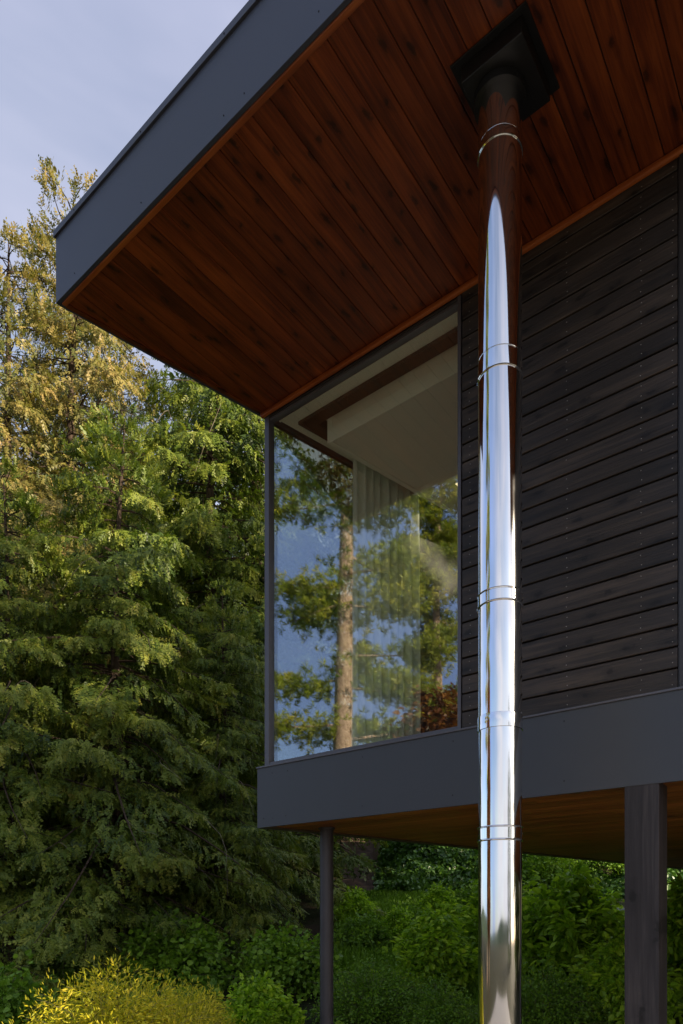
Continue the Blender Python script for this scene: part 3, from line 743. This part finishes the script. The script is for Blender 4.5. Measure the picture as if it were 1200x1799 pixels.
# pine and copper tree on the open left side, mirrored in the window
def build_pine(rs, H):
    tr = MB(); nseg = 14
    tp = [(.22*math.sin(i*.5), .16*math.sin(i*.37+1), H*i/nseg-.3*(i == 0)) for i in range(nseg+1)]
    tr.tube(tp, [.35*(1-i/nseg)**.8+.03 for i in range(nseg+1)], 12)
    tuft = []; r0 = np.random.RandomState(1)
    for k in range(20):
        d = r0.normal(0, 1, 3); d[0] = abs(d[0])+.35; d /= np.linalg.norm(d); n_ = np.cross(d, r0.normal(0, 1, 3)); n_ /= np.linalg.norm(n_)
        tuft += [-n_*.02, d*.55-n_*.05, d, d*.55+n_*.05]
    tuft = np.array(tuft); P = []; A = []; S = []; T = []
    nb = 58
    left = [14.4, 11.7, 11.2, 8.8, 7.4]
    for b in range(nb+len(left)):
        ex = b >= nb
        u = .16+.82*(b/nb); z0 = H*u; ph = b*2.399+rs.uniform(-.6, .6)
        if ex: u = left[b-nb]/H; z0 = H*u; ph = R(103)+rs.uniform(-.25, .25)
        elif z0 < 15.2 and abs((math.degrees(ph)-103+180) % 360-180) < 100: continue
        elif z0 < 13.5 and abs((math.degrees(ph)-13+180) % 360-180) < 45: continue
        L_ = (4.6*(1-u)**.55+.5)*rs.uniform(.45, 1.1)*(.62 if z0 < 16 and math.cos(ph) > .2 else 1); L_ = rs.uniform(1.7, 2.6) if ex else L_; k = u*nseg; i0 = int(min(k, nseg-1)); bx = Vector(tp[i0]).lerp(Vector(tp[i0+1]), k-i0)
        s = np.linspace(0, 1, 8); bend = rs.uniform(-.5, .5); a = ph+bend*s
        zc = z0+L_*(rs.uniform(-.15, .25)*s-.25*s**2+.22*s**3)
        C_ = np.stack([bx.x+L_*s*np.cos(a), bx.y+L_*s*np.sin(a), zc], -1)
        tr.tube(C_, [(.02+.012*L_)*(1-.85*q) for q in s], 5)
        npad = int(3+L_*2.0)
        for q in range(npad):
            sq = rs.uniform(.32, 1.02); j = min(int(sq*7), 6); c = C_[j]+(C_[j+1]-C_[j])*(sq*7-j)
            sp = .34+.16*L_*(1.1-sq); c = c+rs.normal(0, sp, 3)*np.array([.8, .8, .25])
            m = rs.randint(26, 46); pr = rs.uniform(.28, .5)
            P.append(c+rs.normal(0, pr, (m, 3))*np.array([1, 1, .42])); 
            A.append(np.array([math.cos(ph), math.sin(ph), .35])*.5+rs.normal(0, .7, (m, 3))+np.array([0, 0, .4])); S.append(rs.uniform(.16, .27, m)); T.append(np.clip(rs.uniform(.25, .75)+rs.normal(0, .12, m), 0, 1))
    P = np.concatenate(P); A = np.concatenate(A); S = np.concatenate(S); T = np.concatenate(T)
    v_ = place(tuft, P, A, rs.normal(0, 1, P.shape), S)
    cm = np_mesh('crown', v_, 4, M['pine'], np.repeat(T, 20), parent=False)
    to = tr.build('trunk', M['pinebark'], None, smooth=True, sharp=60); me_ = to.data; bpy.data.objects.remove(to); return me_, cm
def mirror(px, dist):                                  # ground point seen in the pane at column px, dist beyond it
    t = t_at(px, .07); x, y = w2(t, .07); d = unit(np.array([(px-600)/F, 1.0])); n_ = np.array([-sa, ca]); d = d-2*d.dot(n_)*n_
    return x+d[0]*dist, y+d[1]*dist
pt_ = build_pine(np.random.RandomState(8), 23.0)
px_, py_ = mirror(604, 15.5)
t = thing('pine_tree', 'tall pine with warm brown trunk, seen mirrored in the corner window', 'tree', (px_, py_, tz(px_, py_)-.05), 0); link_obj('trunk', pt_[0], t); link_obj('crown', pt_[1], t)
px_, py_ = mirror(775, 26)
t = thing('pine_tree', 'second pine behind, faintly mirrored at the right of the corner window', 'tree', (px_, py_, tz(px_, py_)-.05), 4.0); t.scale = (.95, .95, .95); link_obj('trunk', pt_[0], t); link_obj('crown', pt_[1], t)

def leaf_tmpl(w=.34, fold=.10):
    """folded pointed leaf as two quads, unit length"""
    a = [0, 0, 0]; b = [.30, w, fold]; c = [.68, w*.8, fold*.6]; d = [1, 0, -.10]; b2 = [.30, -w, fold]; c2 = [.68, -w*.8, fold*.6]; m = [.5, 0, 0]
    return np.array([a, b, c, d, a, d, c2, b2], float)
LEAF = leaf_tmpl(); NARROW = leaf_tmpl(.13, .02); ROUND = leaf_tmpl(.44, .06)
def build_shrub(rs, rx, ry, h, nst, lpl, llen, tm=LEAF, mat='leaf', arch=.5, stem_r=.008, up=.8, flop=.25, tint=(.25, .8), rag=0.0):
    """stems arch out from the base and carry leaves along their outer half"""
    st = MB(); P = []; A = []; Nn = []; S = []; T = []
    for i in range(nst):
        ph = rs.uniform(0, 2*math.pi); q = math.sqrt(rs.rand()); tx, ty = rx*q*math.cos(ph), ry*q*math.sin(ph)
        th = h*(1-.55*q*q)*rs.uniform(.55-.25*rag, 1.08+.35*rag); b0 = np.array([tx*.25*rs.rand(), ty*.25*rs.rand(), -.05])
        s = np.linspace(0, 1, 8)[:, None]; c1 = np.array([tx*.45, ty*.45, th*(1+arch*.3)]); e = np.array([tx, ty, th*(1-arch*.25)])
        C_ = (1-s)**2*b0+2*s*(1-s)*c1+s*s*e
        st.tube(C_, [stem_r*(1-.75*k) for k in s[:, 0]], 4)
        m = lpl; ss = rs.uniform(.25, 1.0, m)*7; j = np.clip(ss.astype(int), 0, 6); fr = (ss-j)[:, None]
        pos = C_[j]*(1-fr)+C_[j+1]*fr; dr = unit(C_[j+1]-C_[j])
        side = unit(np.cross(dr, rs.normal(0, 1, (m, 3))))
        pos = pos+side*rs.uniform(0, .10+.12*max(rx, .4), (m, 1))
        ax = side*1.0+dr*.5+np.array([0, 0, -flop]); nr = np.array([0, 0, up])+rs.normal(0, .38, (m, 3))+side*.15
        P.append(pos); A.append(ax); Nn.append(nr); S.append(llen*rs.uniform(.55, 1.15, m)); b_ = rs.uniform(-.12, .12)
        T.append(np.clip(rs.uniform(tint[0], tint[1], m)+b_, .02, .98))
    P = np.concatenate(P); A = np.concatenate(A); Nn = np.concatenate(Nn); S = np.concatenate(S); T = np.concatenate(T)
    cm = np_mesh('foliage', place(tm, P, A, Nn, S), 4, M[mat], np.repeat(T, 2), parent=False)
    to = st.build('stem', M['twig'], None, smooth=True, sharp=60); sm_ = to.data; bpy.data.objects.remove(to)
    return sm_, cm
def put_shrub(name, label, x, y, meshes, rz=0, sc=1.0, group=None, cat='shrub', dz=0):
    t = thing(name, label, cat, (x, y, tz(x, y)+dz), rz, group); t.scale = (sc,)*3
    link_obj('stem', meshes[0], t); link_obj('foliage', meshes[1], t); return t
rs = np.random.RandomState(21)
gold = build_shrub(rs, 1.25, .9, 1.25, 330, 120, .058, NARROW, 'goldleaf', .0, .0035, .3, .0, (.1, 1.0), rag=.6)
big = build_shrub(rs, 1.5, 1.2, 1.9, 150, 52, .205, LEAF, 'leaf', .55, .009, .9, .34, (.2, 1.0), 1.1)
midd = build_shrub(rs, 1.3, 1.2, 1.0, 120, 56, .105, ROUND, 'leaf_mid', .2, .006, .7, .2, (.3, .9), .9)
fine = build_shrub(rs, 1.4, 1.1, 1.1, 230, 56, .055, ROUND, 'leaf_mid', .2, .004, .5, .1, (.2, .75), .8)
cop = build_shrub(rs, 2.9, 2.9, 8.5, 330, 90, .24, LEAF, 'copper', .3, .03, .5, .2)
px_, py_ = mirror(775, 16)
put_shrub('copper_tree', 'small copper-leaved tree mirrored at the lower right of the corner window', px_, py_, cop, 0, 1.0, cat='tree')
put_shrub('golden_shrub', 'bright golden-yellow feathery shrub at the lower left corner', X_(200, 5.2), 5.2, gold, .4, .76)
put_shrub('golden_shrub', 'smaller yellow-green feathery shrub just right of the golden one', X_(330, 6.3), 6.3, gold, 2.4, .60)
G3 = 'leafy shrubs on the slope'
put_shrub('leafy_shrub', 'bright green leafy shrub at the bottom edge between golden shrub and round column', X_(455, 7.6), 7.6, big, 0, .36, G3)
put_shrub('leafy_shrub', 'large bright green shrub between flue pipe and square timber post', X_(1000, 10.4), 10.4, big, .5, .70, G3)
put_shrub('leafy_shrub', 'tall green shrub directly behind the flue pipe', X_(880, 11.6), 11.6, big, 2.0, .62, G3)
put_shrub('leafy_shrub', 'green shrub right of the square timber post at the picture edge', X_(1215, 10.0), 10.0, big, 3.6, .68, G3)
put_shrub('leafy_shrub', 'yellow-green shrub left of the flue pipe', X_(765, 10.0), 10.0, big, 4.4, .50, G3)
put_shrub('leafy_shrub', 'broad green shrub low in front of the square timber post', X_(1090, 8.4), 8.4, big, 5.3, .50, G3)
put_shrub('small_leaved_shrub', 'fine grey-green shrub right beside the round column', X_(655, 8.6), 8.6, fine, 0, .62, G3)
put_shrub('small_leaved_shrub', 'fine-leaved shrub at the bottom edge left of the flue pipe', X_(770, 8.2), 8.2, fine, 2, .55, G3)
put_shrub('small_leaved_shrub', 'fine-leaved dark shrub at the bottom edge right of the flue pipe', X_(955, 8.3), 8.3, fine, 3, .62, G3)
put_shrub('small_leaved_shrub', 'round-leaved shrub on the lawn behind the round column', X_(640, 12.2), 12.2, midd, 1, .50, G3)
put_shrub('small_leaved_shrub', 'round-leaved shrub in the middle of the lawn', X_(720, 13.2), 13.2, midd, 2.2, .45, G3)
put_shrub('leafy_shrub', 'bright young plant in the grass just right of the round column', X_(625, 13.5), 13.5, big, 1.9, .34, G3)
put_shrub('leafy_shrub', 'bright young plant in the middle of the shaded grass', X_(700, 12.4), 12.4, big, 2.9, .30, G3)
put_shrub('leafy_shrub', 'bright young plant in the grass below the gravel path', X_(770, 14.0), 14.0, big, 3.9, .34, G3)
put_shrub('small_leaved_shrub', 'dark shrub at the lower left picture corner', X_(-10, 8.0), 8.0, midd, 2.9, .80, G3)
put_shrub('small_leaved_shrub', 'green shrub at the foot of the cedars left of the round column', X_(500, 10.0), 10.0, midd, 4, .75, G3)
put_shrub('small_leaved_shrub', 'green shrub below the nearest cedar, above the golden shrub', X_(300, 10.4), 10.4, midd, 5, .85, G3)
put_shrub('small_leaved_shrub', 'round-leaved shrub at the foot of the ivy bank', X_(835, 14.6), 14.6, midd, .7, .60, G3)
for i, (px, y, s_) in enumerate(((760, 21, 1.3), (900, 20.5, 1.4), (1010, 21.5, 1.4), (1120, 20.6, 1.2), (1200, 21, 1.3), (960, 17.5, .9), (1060, 18.2, 1.0))):
    put_shrub('bank_shrub', 'loose green shrub among others on top of the ivy bank behind the house', X_(px, y), y, (midd if i % 2 else fine), i*1.1, s_, 'shrubs on the ivy bank')
put_shrub('bank_shrub', 'sunlit small bush beside the bright trunk at the end of the dirt path', X_(640, 25.5), 25.5, midd, 1.5, .7)

# ivy bank, lawn and undergrowth (stuff)
def scatter(name, n, xr, yr, tm, mat, size, cond, label, up=1.0, jit=.5, lift=.05, cat=None, upaxis=False, seed=3):
    r = np.random.RandomState(seed); x = r.uniform(*xr, n); y = r.uniform(*yr, n); k = cond(x, y); x, y = x[k], y[k]; n = len(x)
    e = .05; z = terr(x, y); gx = (terr(x+e, y)-z)/e; gy = (terr(x, y+e)-z)/e; N_ = unit(np.stack([-gx, -gy, np.ones(n)], -1))
    bumpy = .12*np.sin(x*3.1+1.3*y)*np.sin(y*2.7)+.10*np.sin(x*7.3)*np.cos(y*6.1)
    pos = np.stack([x, y, z], -1)+N_*(np.maximum(0, r.uniform(0, lift, n)+bumpy*(lift > .1)))[:, None]
    if upaxis: ax = np.array([0, 0, 1])+r.normal(0, .35, (n, 3)); nr = r.normal(0, 1, (n, 3))
    else: ax = r.normal(0, 1, (n, 3))+np.array([0, -.2, -.3]); nr = N_*up+r.normal(0, jit, (n, 3))
    t_ = np.clip(.5+.25*np.sin(x*1.1+.5*y)*np.cos(y*1.3)+r.normal(0, .16, n), .02, .98)
    o = np_mesh(name, place(tm, pos, ax, nr, size*r.uniform(.6, 1.2, n)), 4, M[mat], np.repeat(t_, 2), parent=None)
    return tag(o, label, kind='stuff')
path_c = lambda x, y: np.abs(x-np.interp(y, [15.5, 18.2, 21, 25, 32], [-.9, .1, .55, .9, 1.0])) > .8
scatter('ivy', 60000, (.9, 10), (16.9, 22.5), ROUND, 'ivy', .13, lambda x, y: (path_c(x, y)) & (x < y*.53+.8), 'dark ivy covering the steep bank behind the house', .9, .5, .22)
scatter('lawn_grass', 70000, (-2.5, 5.5), (9.0, 17.2), NARROW, 'grass', .15, lambda x, y: path_c(x, y), 'short shaded grass on the slope under the house', 1, .5, .02, upaxis=True, seed=4)
scatter('undergrowth', 30000, (-12, .2), (7.4, 19), ROUND, 'leaf_mid', .12, lambda x, y: path_c(x, y) & (x < 0.0) & (x > -y*.55-.5), 'low leafy undergrowth beneath the cedars', .8, .6, .30, seed=6)
scatter('undergrowth', 9000, (.2, 7), (8.2, 16.0), LEAF, 'leaf', .12, lambda x, y: (np.sin(x*2.1+y)*np.cos(y*1.7-x) > .25), 'patches of low leafy plants in the grass under the house', .8, .5, .22, seed=7)
